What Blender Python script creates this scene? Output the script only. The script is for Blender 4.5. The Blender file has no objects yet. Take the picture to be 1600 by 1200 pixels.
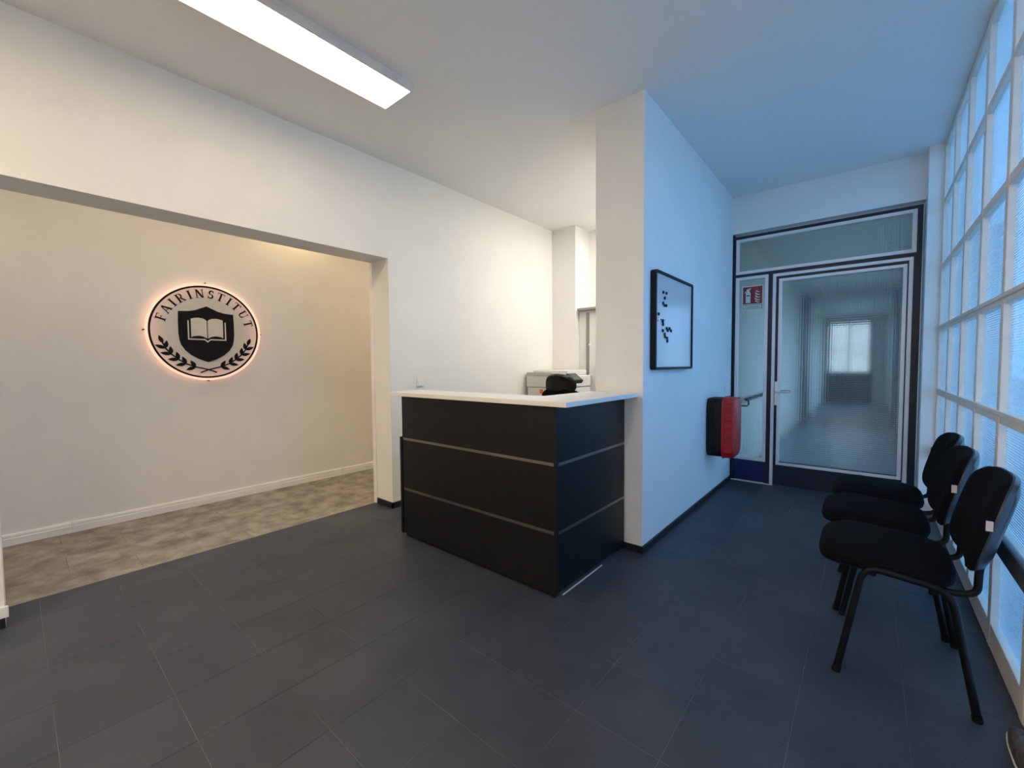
import bpy, bmesh, math, random
from mathutils import Vector, Matrix
random.seed(4)
S = bpy.context.scene
COL = S.collection
PI = math.pi

# ---------------------------------------------------------------- camera
def cam_matrix(yaw, pitch, roll):
    cy, sy = math.cos(yaw), math.sin(yaw)
    F = Vector((-sy*math.cos(pitch), cy*math.cos(pitch), math.sin(pitch)))
    r = Vector((cy, sy, 0)); u = r.cross(F)
    c, s = math.cos(roll), math.sin(roll)
    X = c*r+s*u; Y = -s*r+c*u; Z = -F
    return Matrix(((X.x, Y.x, Z.x, 0), (X.y, Y.y, Z.y, 0), (X.z, Y.z, Z.z, 0), (0, 0, 0, 1)))
cd = bpy.data.cameras.new('camera'); cd.sensor_width = 36; cd.lens = 36*659.6/1600; cd.clip_start = .02
cam = bpy.data.objects.new('camera', cd); COL.objects.link(cam)
cam.matrix_world = Matrix.Translation((0, 0, 1.25)) @ cam_matrix(math.radians(40.072), math.radians(-2.539), math.radians(-.439))
S.camera = cam
# ---------------------------------------------------------------- light and exposure
S.view_settings.view_transform = 'Standard'; S.view_settings.look = 'None'
S.view_settings.gamma = 1; S.view_settings.use_curve_mapping = False
S.view_settings.exposure = 0.95
SKY_COLOR = (.45, .62, 1.05); SKY_STRENGTH = 3.0
PANEL_COLOR = (1.0, .80, .55); PANEL_STRENGTH = 4.7; REAR_STRENGTH = 20; PASSAGE_FILL = 3.1
OFFICE_STRENGTH = 15.0
DOWN_COLOR = (1.0, .72, .36); DOWN_POWER = 4.5
w = bpy.data.worlds.new('World'); S.world = w; w.use_nodes = True
nt = w.node_tree; nt.nodes.clear()
out = nt.nodes.new('ShaderNodeOutputWorld'); bg = nt.nodes.new('ShaderNodeBackground')
tc = nt.nodes.new('ShaderNodeTexCoord'); sx = nt.nodes.new('ShaderNodeSeparateXYZ')
rp = nt.nodes.new('ShaderNodeValToRGB'); mr = nt.nodes.new('ShaderNodeMapRange')
mr.inputs['From Min'].default_value = -1
nt.links.new(tc.outputs['Generated'], sx.inputs[0]); nt.links.new(sx.outputs['Z'], mr.inputs['Value'])
nt.links.new(mr.outputs[0], rp.inputs[0]); nt.links.new(rp.outputs[0], bg.inputs[0]); nt.links.new(bg.outputs[0], out.inputs[0])
rp.color_ramp.elements[0].position = .42; rp.color_ramp.elements[0].color = (.30, .42, .58, 1)
rp.color_ramp.elements[1].position = .56; rp.color_ramp.elements[1].color = (*SKY_COLOR, 1)
e_ = rp.color_ramp.elements.new(.80); e_.color = (.29, .41, .62, 1)
bg.inputs[1].default_value = SKY_STRENGTH

# ---------------------------------------------------------------- materials
def mat(name, color, rough=.6, metal=0, spec=.5, noise=0, nscale=8, bump=0, bscale=200, detail=3, color2=None, rand=0, emit=None, estr=0, coat=0, sheen=0):
    m = bpy.data.materials.new(name); m.use_nodes = True
    n = m.node_tree; b = n.nodes['Principled BSDF']
    b.inputs['Base Color'].default_value = (*color, 1); b.inputs['Roughness'].default_value = rough
    b.inputs['Metallic'].default_value = metal; b.inputs['Specular IOR Level'].default_value = spec
    b.inputs['Coat Weight'].default_value = coat; b.inputs['Sheen Weight'].default_value = sheen
    if emit: b.inputs['Emission Color'].default_value = (*emit, 1); b.inputs['Emission Strength'].default_value = estr
    g = n.nodes.new('ShaderNodeNewGeometry')
    if color2 or noise:
        t = n.nodes.new('ShaderNodeTexNoise'); t.inputs['Scale'].default_value = nscale; t.inputs['Detail'].default_value = detail
        t.inputs['Roughness'].default_value = .6
        n.links.new(g.outputs['Position'], t.inputs['Vector'])
        r = n.nodes.new('ShaderNodeValToRGB'); r.color_ramp.elements[0].position = .35; r.color_ramp.elements[1].position = .68
        c2 = color2 or tuple(c*(1+noise) for c in color)
        r.color_ramp.elements[0].color = (*color, 1); r.color_ramp.elements[1].color = (*c2, 1)
        n.links.new(t.outputs['Fac'], r.inputs[0]); last = r.outputs[0]
        if rand:
            oi = n.nodes.new('ShaderNodeObjectInfo'); mp = n.nodes.new('ShaderNodeMapRange')
            mp.inputs['To Min'].default_value = 1-rand; mp.inputs['To Max'].default_value = 1+rand
            n.links.new(oi.outputs['Random'], mp.inputs['Value'])
            mx = n.nodes.new('ShaderNodeVectorMath'); mx.operation = 'SCALE'
            n.links.new(last, mx.inputs[0]); n.links.new(mp.outputs[0], mx.inputs['Scale']); last = mx.outputs[0]
        n.links.new(last, b.inputs['Base Color'])
    if bump:
        t2 = n.nodes.new('ShaderNodeTexNoise'); t2.inputs['Scale'].default_value = bscale; t2.inputs['Detail'].default_value = 2
        n.links.new(g.outputs['Position'], t2.inputs['Vector'])
        bp = n.nodes.new('ShaderNodeBump'); bp.inputs['Strength'].default_value = bump; bp.inputs['Distance'].default_value = .002
        n.links.new(t2.outputs['Fac'], bp.inputs['Height']); n.links.new(bp.outputs[0], b.inputs['Normal'])
    return m

def window_glass(name, tint, rough, wave_axis, period, bump, body):
    """obscured pane: clear/scattering transmission plus real Fresnel reflection, reeded relief"""
    m = bpy.data.materials.new(name); m.use_nodes = True
    n = m.node_tree; n.nodes.clear(); L = n.links.new
    o = n.nodes.new('ShaderNodeOutputMaterial'); g = n.nodes.new('ShaderNodeNewGeometry')
    sp = n.nodes.new('ShaderNodeSeparateXYZ'); L(g.outputs['Position'], sp.inputs[0])
    def wav(ax):
        a = n.nodes.new('ShaderNodeMath'); a.operation = 'MULTIPLY'; a.inputs[1].default_value = 2*PI/period
        L(sp.outputs[ax], a.inputs[0]); s_ = n.nodes.new('ShaderNodeMath'); s_.operation = 'SINE'; L(a.outputs[0], s_.inputs[0]); return s_
    h = wav(wave_axis[0])
    no = n.nodes.new('ShaderNodeTexNoise'); no.inputs['Scale'].default_value = 60; L(g.outputs['Position'], no.inputs['Vector'])
    ad = n.nodes.new('ShaderNodeMath'); ad.operation = 'ADD'; L(h.outputs[0], ad.inputs[0]); L(no.outputs['Fac'], ad.inputs[1])
    if len(wave_axis) > 1:
        h2 = wav(wave_axis[1]); a2 = n.nodes.new('ShaderNodeMath'); a2.operation = 'ADD'; L(ad.outputs[0], a2.inputs[0]); L(h2.outputs[0], a2.inputs[1]); ad = a2
    bp = n.nodes.new('ShaderNodeBump'); bp.inputs['Strength'].default_value = bump; bp.inputs['Distance'].default_value = .004
    L(ad.outputs[0], bp.inputs['Height'])
    fr = n.nodes.new('ShaderNodeFresnel'); io = n.nodes.new('ShaderNodeMapRange')
    io.inputs['To Min'].default_value = 1.5; io.inputs['To Max'].default_value = 1/1.5
    L(g.outputs['Backfacing'], io.inputs['Value']); L(io.outputs[0], fr.inputs['IOR']); L(bp.outputs[0], fr.inputs['Normal'])
    tr = n.nodes.new('ShaderNodeBsdfTransparent'); tr.inputs[0].default_value = (*tint, 1)
    tl = n.nodes.new('ShaderNodeBsdfTranslucent'); tl.inputs[0].default_value = (*tint, 1); L(bp.outputs[0], tl.inputs['Normal'])
    m1 = n.nodes.new('ShaderNodeMixShader'); m1.inputs[0].default_value = body
    L(tr.outputs[0], m1.inputs[1]); L(tl.outputs[0], m1.inputs[2])
    gl = n.nodes.new('ShaderNodeBsdfGlossy'); gl.inputs['Roughness'].default_value = rough; L(bp.outputs[0], gl.inputs['Normal'])
    m2 = n.nodes.new('ShaderNodeMixShader'); L(fr.outputs[0], m2.inputs[0]); L(m1.outputs[0], m2.inputs[1]); L(gl.outputs[0], m2.inputs[2])
    L(m2.outputs[0], o.inputs[0])
    return m

def door_glass():
    m = bpy.data.materials.new('cross_reeded_glass'); m.use_nodes = True
    n = m.node_tree; n.nodes.clear(); L = n.links.new
    o = n.nodes.new('ShaderNodeOutputMaterial'); g = n.nodes.new('ShaderNodeNewGeometry')
    sp = n.nodes.new('ShaderNodeSeparateXYZ'); L(g.outputs['Position'], sp.inputs[0])
    outs = []
    for ax, per in (('X', .019), ('Z', .019)):
        a = n.nodes.new('ShaderNodeMath'); a.operation = 'MULTIPLY'; a.inputs[1].default_value = 2*PI/per; L(sp.outputs[ax], a.inputs[0])
        s_ = n.nodes.new('ShaderNodeMath'); s_.operation = 'SINE'; L(a.outputs[0], s_.inputs[0]); outs.append(s_.outputs[0])
    ad = n.nodes.new('ShaderNodeMath'); ad.operation = 'ADD'; L(outs[0], ad.inputs[0]); L(outs[1], ad.inputs[1])
    bp = n.nodes.new('ShaderNodeBump'); bp.inputs['Strength'].default_value = .35; bp.inputs['Distance'].default_value = .003; L(ad.outputs[0], bp.inputs['Height'])
    gl = n.nodes.new('ShaderNodeBsdfGlass'); gl.inputs['IOR'].default_value = 1.22; gl.inputs['Roughness'].default_value = .10
    gl.inputs[0].default_value = (.72, .82, .82, 1); L(bp.outputs[0], gl.inputs['Normal'])
    gs = n.nodes.new('ShaderNodeBsdfGlossy'); gs.inputs['Roughness'].default_value = .2; L(bp.outputs[0], gs.inputs['Normal'])
    mx = n.nodes.new('ShaderNodeMixShader'); mx.inputs[0].default_value = .08
    L(gl.outputs[0], mx.inputs[1]); L(gs.outputs[0], mx.inputs[2]); L(mx.outputs[0], o.inputs[0])
    return m

M = {}
M['wall'] = mat('white_wall_paint', (.87, .86, .83), .75, spec=.25, noise=.03, nscale=3, bump=.25, bscale=260)
M['ceiling'] = mat('ceiling_paint', (.88, .87, .85), .9, spec=.1, bump=.15, bscale=180)
M['trim'] = mat('white_trim_paint', (.92, .91, .89), .4)
M['window_paint'] = mat('old_white_window_paint', (.86, .78, .69), .4, noise=-.08, nscale=14, bump=.2, bscale=60)
M['rail_grey'] = mat('dark_grey_rail_paint', (.09, .10, .115), .4)
M['threshold'] = mat('dull_threshold_metal', (.30, .28, .25), .55)
M['skirt'] = mat('black_skirting', (.012, .012, .014), .45)
M['tile'] = mat('dark_slate_tile', (.037, .044, .064), .46, spec=.4, color2=(.060, .068, .090), nscale=2.6, detail=6, bump=.12, bscale=120, rand=.06)
M['grout'] = mat('dusty_grout', (.045, .046, .05), .9, color2=(.34, .36, .38), nscale=2.3, detail=6)
M['vinyl'] = mat('concrete_look_vinyl', (.17, .147, .126), .5, color2=(.44, .40, .35), nscale=6.5, detail=9, rand=.10)
M['vinyl_gap'] = mat('vinyl_joint', (.10, .085, .07), .8)
M['frame_blue'] = mat('dark_blue_door_paint', (.002, .009, .026), .38)
M['panel_blue'] = mat('blue_lower_panel', (.004, .010, .09), .35)
M['alu'] = mat('aluminium_beading', (.80, .77, .73), .4, metal=.2)
M['steel'] = mat('brushed_steel', (.85, .82, .78), .3, metal=.4)
M['laminate'] = mat('anthracite_laminate', (.0065, .0065, .0075), .38, spec=.32, bump=.05, bscale=400)
M['groove'] = mat('taupe_aluminium_strip', (.34, .29, .24), .28, metal=1.0)
M['top'] = mat('white_laminate_top', (.85, .83, .80), .35, bump=.03)
M['black_plastic'] = mat('black_plastic', (.005, .005, .006), .5, spec=.25)
M['shell'] = mat('grey_black_shell_plastic', (.03, .033, .04), .38)
M['fabric'] = mat('black_upholstery', (.0045, .0045, .005), .95, spec=.12, bump=.4, bscale=900)
M['tube'] = mat('black_steel_tube', (.003, .003, .0035), .5, spec=.22)
M['tag'] = mat('white_fabric_tag', (.62, .50, .44), .7)
M['red'] = mat('red_plastic_cover', (.50, .008, .010), .38, bump=.05, bscale=80)
M['board'] = mat('glossy_whiteboard', (.66, .67, .68), .13, spec=.8)
M['white_plastic'] = mat('white_plastic', (.90, .90, .88), .35)
M['printer_light'] = mat('printer_light_grey', (.72, .71, .68), .5)
M['printer_mid'] = mat('printer_mid_grey', (.50, .49, .46), .5)  # darker grey of the lid and paper trays
M['orange'] = mat('orange_label', (.75, .13, .04), .5)
M['screen'] = mat('dark_screen', (.05, .055, .06), .15)
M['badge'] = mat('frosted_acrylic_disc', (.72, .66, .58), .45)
def paint_edge_glow():
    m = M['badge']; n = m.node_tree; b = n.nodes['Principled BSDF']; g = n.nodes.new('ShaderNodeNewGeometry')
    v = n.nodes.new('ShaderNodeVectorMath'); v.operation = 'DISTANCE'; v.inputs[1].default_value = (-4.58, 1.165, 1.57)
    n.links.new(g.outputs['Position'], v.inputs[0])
    q = n.nodes.new('ShaderNodeMapRange'); q.inputs['From Min'].default_value = .29; q.inputs['From Max'].default_value = .42; q.inputs['To Max'].default_value = .16  # pink light inside the rim painted in as emission rising with radius
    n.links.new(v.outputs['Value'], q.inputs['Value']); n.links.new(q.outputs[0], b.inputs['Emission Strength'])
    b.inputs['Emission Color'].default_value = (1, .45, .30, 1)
paint_edge_glow()
M['badge_black'] = mat('black_acrylic', (.012, .011, .013), .7, spec=.15)
M['halo'] = mat('warm_led_edge', (.9, .6, .5), .5, emit=(1.0, .62, .46), estr=.42)
M['sign_white'] = mat('photoluminescent_border', (.62, .66, .56), .4)
M['sign_red'] = mat('sign_red', (.26, .008, .012), .4)
M['sign_ink'] = mat('sign_dark_ink', (.01, .03, .02), .4)
M['cabinet'] = mat('white_cabinet', (.80, .80, .79), .4)
M['cab_grey'] = mat('grey_cabinet_edge', (.30, .30, .28), .5)
M['leather'] = mat('dark_brown_leather', (.035, .030, .024), .5, color2=(.13, .12, .10), nscale=40, bump=.4, bscale=90)
M['rubber'] = mat('white_sole_rubber', (.8, .78, .72), .5)
M['ground'] = mat('outside_pavement', (.42, .38, .33), .9)
M['corr_wall'] = mat('corridor_wall_paint', (.62, .62, .56), .7)
M['stucco'] = mat('pale_stucco', (.86, .66, .50), .9, noise=-.3, nscale=1.5)
M['corr_door'] = mat('dark_corridor_door', (.035, .033, .03), .5)
M['corr_floor'] = mat('corridor_floor', (.13, .19, .25), .3)
M['pane'] = window_glass('reeded_window_glass', (.53, .73, .82), .25, ('Z',), .011, .5, .45)
M['clear'] = window_glass('plain_window_glass', (.95, .97, .97), .05, ('Z',), .011, 0.0, .0)
M['door_glass'] = door_glass()
M['diffuser'] = mat('lit_diffuser', (1, 1, 1), .5, emit=PANEL_COLOR, estr=PANEL_STRENGTH)
M['diffuser_rear'] = mat('lit_rear_diffuser', (1, 1, 1), .5, emit=PANEL_COLOR, estr=REAR_STRENGTH)
M['passage_fill'] = mat('passage_fill_diffuser', (1, 1, 1), .5, emit=(1, .80, .58), estr=PASSAGE_FILL)  # for the added fill panels over the passage
M['diffuser_office'] = mat('lit_office_diffuser', (1, 1, 1), .5, emit=(1, .94, .84), estr=OFFICE_STRENGTH)

# ---------------------------------------------------------------- helpers
def obj(name, bm, m, parent=None, smooth=False, loc=None):
    me = bpy.data.meshes.new(name); bmesh.ops.recalc_face_normals(bm, faces=bm.faces[:]); bm.to_mesh(me); bm.free()
    if smooth:
        for p in me.polygons: p.use_smooth = True
        try: me.set_sharp_from_angle(angle=math.radians(40))
        except Exception: pass
    me.materials.append(M[m] if isinstance(m, str) else m)
    o = bpy.data.objects.new(name, me); COL.objects.link(o)
    if parent: o.parent = parent
    if loc: o.location = loc
    return o
def tag(o, label=None, cat=None, group=None, kind=None):
    if label: o['label'] = label
    if cat: o['category'] = cat
    if group: o['group'] = group
    if kind: o['kind'] = kind
    return o
def empty(name, loc=(0, 0, 0), rz=0):
    o = bpy.data.objects.new(name, None); COL.objects.link(o); o.location = loc; o.rotation_euler = (0, 0, rz); o.empty_display_size = .1
    return o
def box(bm, x0, x1, y0, y1, z0, z1, bev=0):
    r = bmesh.ops.create_cube(bm, size=1)
    vs = r['verts']
    for v in vs:
        v.co = Vector((x0+(v.co.x+.5)*(x1-x0), y0+(v.co.y+.5)*(y1-y0), z0+(v.co.z+.5)*(z1-z0)))
    if bev:
        es = list({e for v in vs for e in v.link_edges})
        bmesh.ops.bevel(bm, geom=es, offset=bev, segments=2, affect='EDGES', profile=.5)
    return bm
def B(*a, **k): return box(bmesh.new(), *a, **k)
def prism(bm, pts, d, fn):
    """pts 2-D outline, extruded over depth d=(a,b); fn(u,v,w)->xyz"""
    lo = [bm.verts.new(fn(u, v, d[0])) for u, v in pts]; hi = [bm.verts.new(fn(u, v, d[1])) for u, v in pts]
    bm.faces.new(lo[::-1]); bm.faces.new(hi)
    for i in range(len(pts)):
        j = (i+1) % len(pts); bm.faces.new((lo[i], lo[j], hi[j], hi[i]))
    return bm
def tube(bm, pts, r, seg=12, closed=False, sx=1):
    pts = [Vector(p) for p in pts]; n = len(pts); rings = []
    up = None
    for i, p in enumerate(pts):
        if i == 0: t = pts[1]-p
        elif i == n-1: t = p-pts[i-1]
        else: t = (pts[i+1]-p).normalized()+(p-pts[i-1]).normalized()
        t.normalize()
        if up is None:
            up = Vector((0, 0, 1)) if abs(t.z) < .9 else Vector((0, 1, 0))
        a = (up-t*up.dot(t)).normalized(); up = a; b = t.cross(a)
        rr = r[i] if isinstance(r, (list, tuple)) else r
        rings.append([bm.verts.new(p+a*math.cos(2*PI*k/seg)*rr+b*math.sin(2*PI*k/seg)*rr*sx) for k in range(seg)])
    for i in range(n-1):
        for k in range(seg):
            l = (k+1) % seg; bm.faces.new((rings[i][k], rings[i][l], rings[i+1][l], rings[i+1][k]))
    bm.faces.new(rings[0][::-1]); bm.faces.new(rings[-1])
    return bm
def fillet(pts, rad, n=6):
    pts = [Vector(p) for p in pts]; o = [pts[0]]
    for i in range(1, len(pts)-1):
        a, p, b = pts[i-1], pts[i], pts[i+1]
        r = min(rad, (a-p).length*.49, (b-p).length*.49)
        s = p+(a-p).normalized()*r; e = p+(b-p).normalized()*r
        for k in range(n+1):
            t = k/n; o.append(s*(1-t)**2+p*2*t*(1-t)+e*t*t)
    o.append(pts[-1]); return o
def cyl(bm, c, axis, r, l, seg=24, r2=None):
    c = Vector(c); ax = Vector(axis).normalized()
    return tube(bm, [c-ax*l/2, c+ax*l/2], [r, r if r2 is None else r2], seg)
def pad(bm, rings, fn, seg=40, n=4.0):
    """rings: (scale, w); superellipse outline; fn(u,v,w)->xyz"""
    R = []
    for s, w_ in rings:
        if s < 1e-4: R.append([bm.verts.new(fn(0, 0, w_))]); continue
        row = []
        for k in range(seg):
            a = 2*PI*k/seg; c, d = math.cos(a), math.sin(a)
            u = math.copysign(abs(c)**(2/n), c)*s; v = math.copysign(abs(d)**(2/n), d)*s
            row.append(bm.verts.new(fn(u, v, w_)))
        R.append(row)
    for a, b in zip(R, R[1:]):
        for k in range(seg):
            l = (k+1) % seg
            if len(a) == 1: bm.faces.new((a[0], b[k], b[l]))
            elif len(b) == 1: bm.faces.new((a[k], a[l], b[0]))
            else: bm.faces.new((a[k], a[l], b[l], b[k]))
    return bm
def copy_tree(o, parent=None):
    c = o.copy(); COL.objects.link(c)
    if parent: c.parent = parent
    for ch in [x for x in o.children]: copy_tree(ch, c)
    return c
def struct(name, bm, m, parent=None):
    o = obj(name, bm, m, parent)
    if parent is None: o['kind'] = 'structure'
    return o

# ---------------------------------------------------------------- dimensions (metres)
XL, XP, XW = -3.171, -1.115, .435      # left wall face, partition face, window wall face
YP, YD = 2.65, 4.97                    # pillar front, end wall face
ZC = 2.985
XH = -4.63                             # hallway far wall
YJ0, YJ1 = -.06, 2.127                 # passage opening
XJ = -3.43

# ---------------------------------------------------------------- floors
fl = struct('floor', B(-3.435, .60, -2.7, 5.0, -.10, -.0015), 'grout')
T = .3045; GX = -.475; GY = 1.577
def tile_bm(w_, d_):
    bm = bmesh.new(); g = .0007; c = .0006; h = .0015
    x0, x1, y0, y1 = -w_/2+g, w_/2-g, -d_/2+g, d_/2-g
    a = [bm.verts.new((x, y, -h)) for x, y in ((x0, y0), (x1, y0), (x1, y1), (x0, y1))]
    b = [bm.verts.new((x, y, -c)) for x, y in ((x0, y0), (x1, y0), (x1, y1), (x0, y1))]
    d = [bm.verts.new((x, y, 0)) for x, y in ((x0+c, y0+c), (x1-c, y0+c), (x1-c, y1-c), (x0+c, y1-c))]
    for p, q in ((a, b), (b, d)):
        for i in range(4): j = (i+1) % 4; bm.faces.new((p[i], p[j], q[j], q[i]))
    bm.faces.new(d); return bm
cache = {}
def tile(x0, x1, y0, y1, parent, name, m, z=0):
    w_, d_ = round(x1-x0, 4), round(y1-y0, 4)
    if w_ < .006 or d_ < .006: return
    if (w_, d_, m) not in cache:
        o = obj(name, tile_bm(w_, d_), m, parent); cache[(w_, d_, m)] = o.data
    else:
        o = bpy.data.objects.new(name, cache[(w_, d_, m)]); COL.objects.link(o); o.parent = parent
    o.location = ((x0+x1)/2, (y0+y1)/2, z)
rest = bmesh.new()
def add_rest(x0, x1, y0, y1):
    if x1-x0 < .006 or y1-y0 < .006: return
    t = tile_bm(x1-x0, y1-y0); bmesh.ops.translate(t, verts=t.verts, vec=((x0+x1)/2, (y0+y1)/2, 0))
    me = bpy.data.meshes.new('t'); t.to_mesh(me); t.free(); rest.from_mesh(me); bpy.data.meshes.remove(me)
for i in range(-10, 4):
    for j in range(-15, 12):
        x0, x1 = GX+T*i, GX+T*(i+1); y0, y1 = GY+T*j, GY+T*(j+1)
        a0, a1 = max(x0, XL), min(x1, .52); b0, b1 = max(y0, -2.65), min(y1, 4.99)
        if a1 > a0 and b1 > b0:
            vis = b1 > -.2 and not (a1 < XP and b0 > YP)
            # out of the camera's cone: nearer than the bottom edge of the frame
            if vis and (b1 < .35 and a0 > -1.6): vis = False
            if vis: tile(a0, a1, b0, b1, fl, 'tile', 'tile')
            else: add_rest(a0, a1, b0, b1)
        a0, a1 = max(x0, -3.425), min(x1, XL); b0, b1 = max(y0, YJ0), min(y1, YJ1)
        if a1 > a0 and b1 > b0: tile(a0, a1, b0, b1, fl, 'tile', 'tile')
ro = obj('tile', rest, 'tile', fl); ro['kind'] = 'stuff'
fh = struct('floor', B(-4.7, -3.436, -3.2, 5.0, -.10, -.009), 'vinyl_gap')
rest = bmesh.new()
for i in range(4):
    for j in range(-5, 9):
        x0, x1 = -4.66+.31*i, min(-4.66+.31*(i+1), -3.428); off = .305*(i % 2)
        y0, y1 = -.42+.61*j+off, -.42+.61*(j+1)+off
        y0, y1 = max(y0, -3.1), min(y1, 4.9)
        if y1 > -.25 and y0 < 3.1: tile(x0, x1, y0, y1, fh, 'floor_tile', 'vinyl')
        elif y1 > y0: add_rest(x0, x1, y0, y1)
ro = obj('floor_tile', rest, 'vinyl', fh); ro['kind'] = 'stuff'
struct('trim_1', B(-3.434, -3.427, YJ0, YJ1, -.01, .0015), 'threshold')          # threshold strip between the floors
struct('floor', B(-1.3, .62, 5.14, 17.2, -.10, 0), 'corr_floor')

# ---------------------------------------------------------------- walls and ceiling
fx = lambda u, v, w_: (w_, u, v)      # outline in y,z ; depth x
fy = lambda u, v, w_: (u, w_, v)      # outline in x,z ; depth y
struct('ceiling', B(-4.8, .62, -3.2, 5.12, ZC, ZC+.15), 'ceiling')
struct('wall_left', prism(bmesh.new(), [(-2.7, -.1), (YJ0, -.1), (YJ0, 2.175), (YJ1, 2.175), (YJ1, -.1), (5.1, -.1), (5.1, ZC), (-2.7, ZC)], (XJ, XL), fx), 'wall')
struct('wall_hallway', B(-4.8, XH, -3.2, 5.1, -.1, ZC), 'wall')
struct('wall_rear', B(XL, .62, -2.9, -2.7, -.1, ZC), 'wall')
struct('wall_hallway_end', B(XH, XJ, 4.9, 5.1, -.1, ZC), 'wall')
struct('wall_hallway_near', B(XH, XJ, -3.2, -3.0, -.1, ZC), 'wall')
struct('wall_partition', B(-1.46, XP, YP, 5.1, -.1, ZC), 'wall')
# office back wall with its window opening, and the chimney pier in the corner
bm = bmesh.new()
box(bm, XL, -2.10, 4.92, 5.12, -.1, ZC); box(bm, -2.10, -1.46, 4.92, 5.12, -.1, .85); box(bm, -2.10, -1.46, 4.92, 5.12, 2.6, ZC)
struct('wall_office', bm, 'wall')
struct('wall_pier', B(XL, -2.82, 4.60, 4.92, -.1, ZC), 'wall')
bm = prism(bmesh.new(), [(XP, 0.0), (XP, 2.608), (.347, 2.608), (.347, 0.0), (.62, 0.0), (.62, ZC), (XP, ZC)][::-1], (YD, 5.12), fy)
struct('wall_end', bm, 'wall')
struct('wall_end_pier', B(.347, .62, 4.835, YD, -.1, ZC), 'wall')
# corridor behind the glazed door
YE = 17.0
struct('wall_corridor_left', B(-1.25, -1.09, 5.12, YE, -.1, ZC), 'corr_wall')
struct('ceiling', B(-1.3, .66, 5.12, YE+.2, 2.70, 2.80), 'corr_wall')
bm = bmesh.new()
box(bm, -1.25, -1.02, YE, YE+.2, -.1, ZC); box(bm, .13, .62, YE, YE+.2, -.1, ZC); box(bm, -1.02, .13, YE, YE+.2, 2.60, ZC)
struct('wall_corridor_end', bm, 'corr_wall')
bm = bmesh.new(); box(bm, -1.02, -.97, YE-.02, YE+.15, 0, 2.60); box(bm, .08, .13, YE-.02, YE+.15, 0, 2.60); box(bm, -.97, .08, YE-.02, YE+.15, 2.52, 2.60); box(bm, -.97, .08, YE-.02, YE+.15, 0, .92)
struct('door_2', bm, 'corr_door')
CW = [(5.45, 6.9), (7.1, 8.55), (8.75, 10.2), (12.7, 14.1), (14.3, 15.7)]
bm = bmesh.new(); box(bm, .47, .62, 5.12, YE, -.1, .35); box(bm, .47, .62, 5.12, YE, 2.35, ZC)
edges = [5.12]+[v for p in CW for v in p]+[YE]
for a_, b_ in zip(edges[::2], edges[1::2]): box(bm, .47, .62, a_, b_, .35, 2.35)
struct('wall_corridor_right', bm, 'corr_wall')
bm = bmesh.new(); box(bm, -1.09, -1.03, 11.2, 12.0, 0, 2.70); box(bm, .40, .47, 11.2, 12.0, 0, 2.70)
struct('trim_5', bm, 'rail_grey')
hb = empty('building', (-.5, 22, -.3)); tag(hb, 'pale pinkish building far beyond the corridor window', 'building')
obj('facade', B(-4, 4, 0, .3, 0, 6), 'stucco', hb)
obj('roof_edge', B(-4.2, 4.2, -.3, .5, 6, 6.2), 'corr_door', hb)
struct('ground', B(-30, 40, -30, 60, -.5, -.3), 'ground')
# skirtings
def skirt(name, boxes, m='skirt'):
    bm = bmesh.new()
    for b in boxes: box(bm, *b)
    return struct(name, bm, m)
skirt('baseboard_left', [(XL, XL+.012, YJ1-.012, 4.6, 0, .05), (-3.40, XL+.012, YJ1-.012, YJ1, 0, .05), (XL, XL+.012, -2.7, YJ0, 0, .06)])
skirt('baseboard_partition', [(XP, XP+.012, YP-.012, YD, 0, .045), (-1.46, XP, YP-.012, YP, 0, .045)])
bm = prism(bmesh.new(), [(0, 0), (.018, 0), (.018, .050), (.013, .054), (.013, .060), (.016, .063), (.012, .078), (0, .082)], (-3.0, 4.9), lambda u, v, w_: (XH+u, w_, v))
struct('baseboard_hallway', bm, 'trim')
for y in (.27, 2.44):
    struct('trim_2', B(XH, XH+.0215, y-.012, y+.012, 0, .084, bev=.002), 'trim')     # skirting joint cover
struct('trim_3', B(-3.452, -3.405, YJ1-.012, YJ1+.0, 0, 2.175, bev=.003), 'trim')   # corner bead of the passage
struct('trim_4', B(XL, XL+.014, YJ0-.5, YJ0+.012, .05, .105, bev=.003), 'trim')

# ---------------------------------------------------------------- window wall (window_1): mullions, transoms, panes
win = empty('window_1', (XW, 0, 0)); win['kind'] = 'structure'
def wobj(name, bm, m='window_paint'):
    bmesh.ops.translate(bm, verts=bm.verts, vec=(-XW, 0, 0)); return obj(name, bm, m, win)
MY = [4.835-.5*0]
ys = [4.86-.524*k for k in range(8)]          # far faces of the mullions
zs = [(0.0, .105), (.495, .555), (.985, 1.04), (1.495, 1.54), (1.985, 2.03), (2.50, 2.54), (2.94, ZC)]
MW = .05
for y in ys:
    wobj('mullion', B(XW, XW+.034, y-MW, min(y, 4.835), 0, ZC, bev=.003))
for k, (a, b) in enumerate(zs):
    bm = B(XW+.002, XW+.034, ys[-1]-.02, 4.835, a+.0005, b-.0005, bev=.003)
    if k == 1: wobj('rail', B(XW-.022, XW+.004, ys[-1]-.02, 4.835, .478, .558, bev=.008), 'rail_grey')
    if k in (2, 3): box(bm, XW-.006, XW+.01, ys[-1], 4.835, b-.020, b, bev=.003)
    wobj('transom', bm)
pmesh = {}
bmp = B(-.003, .003, -.235, .235, 0, 1)
p0 = obj('pane', bmp, 'pane', win)
first = True
for y0, y1 in zip(ys[1:], ys):
    for (a, b), (c, d) in zip(zs, zs[1:]):
        cy = (y0+y1-MW)/2; hw = (y1-MW-y0)/2
        o = p0 if first else bpy.data.objects.new('pane', p0.data)
        if not first: COL.objects.link(o); o.parent = win
        first = False
        o.location = (.027, cy, b-.005); o.scale = (1, (hw+.006)/.235, c-b+.01)
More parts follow.
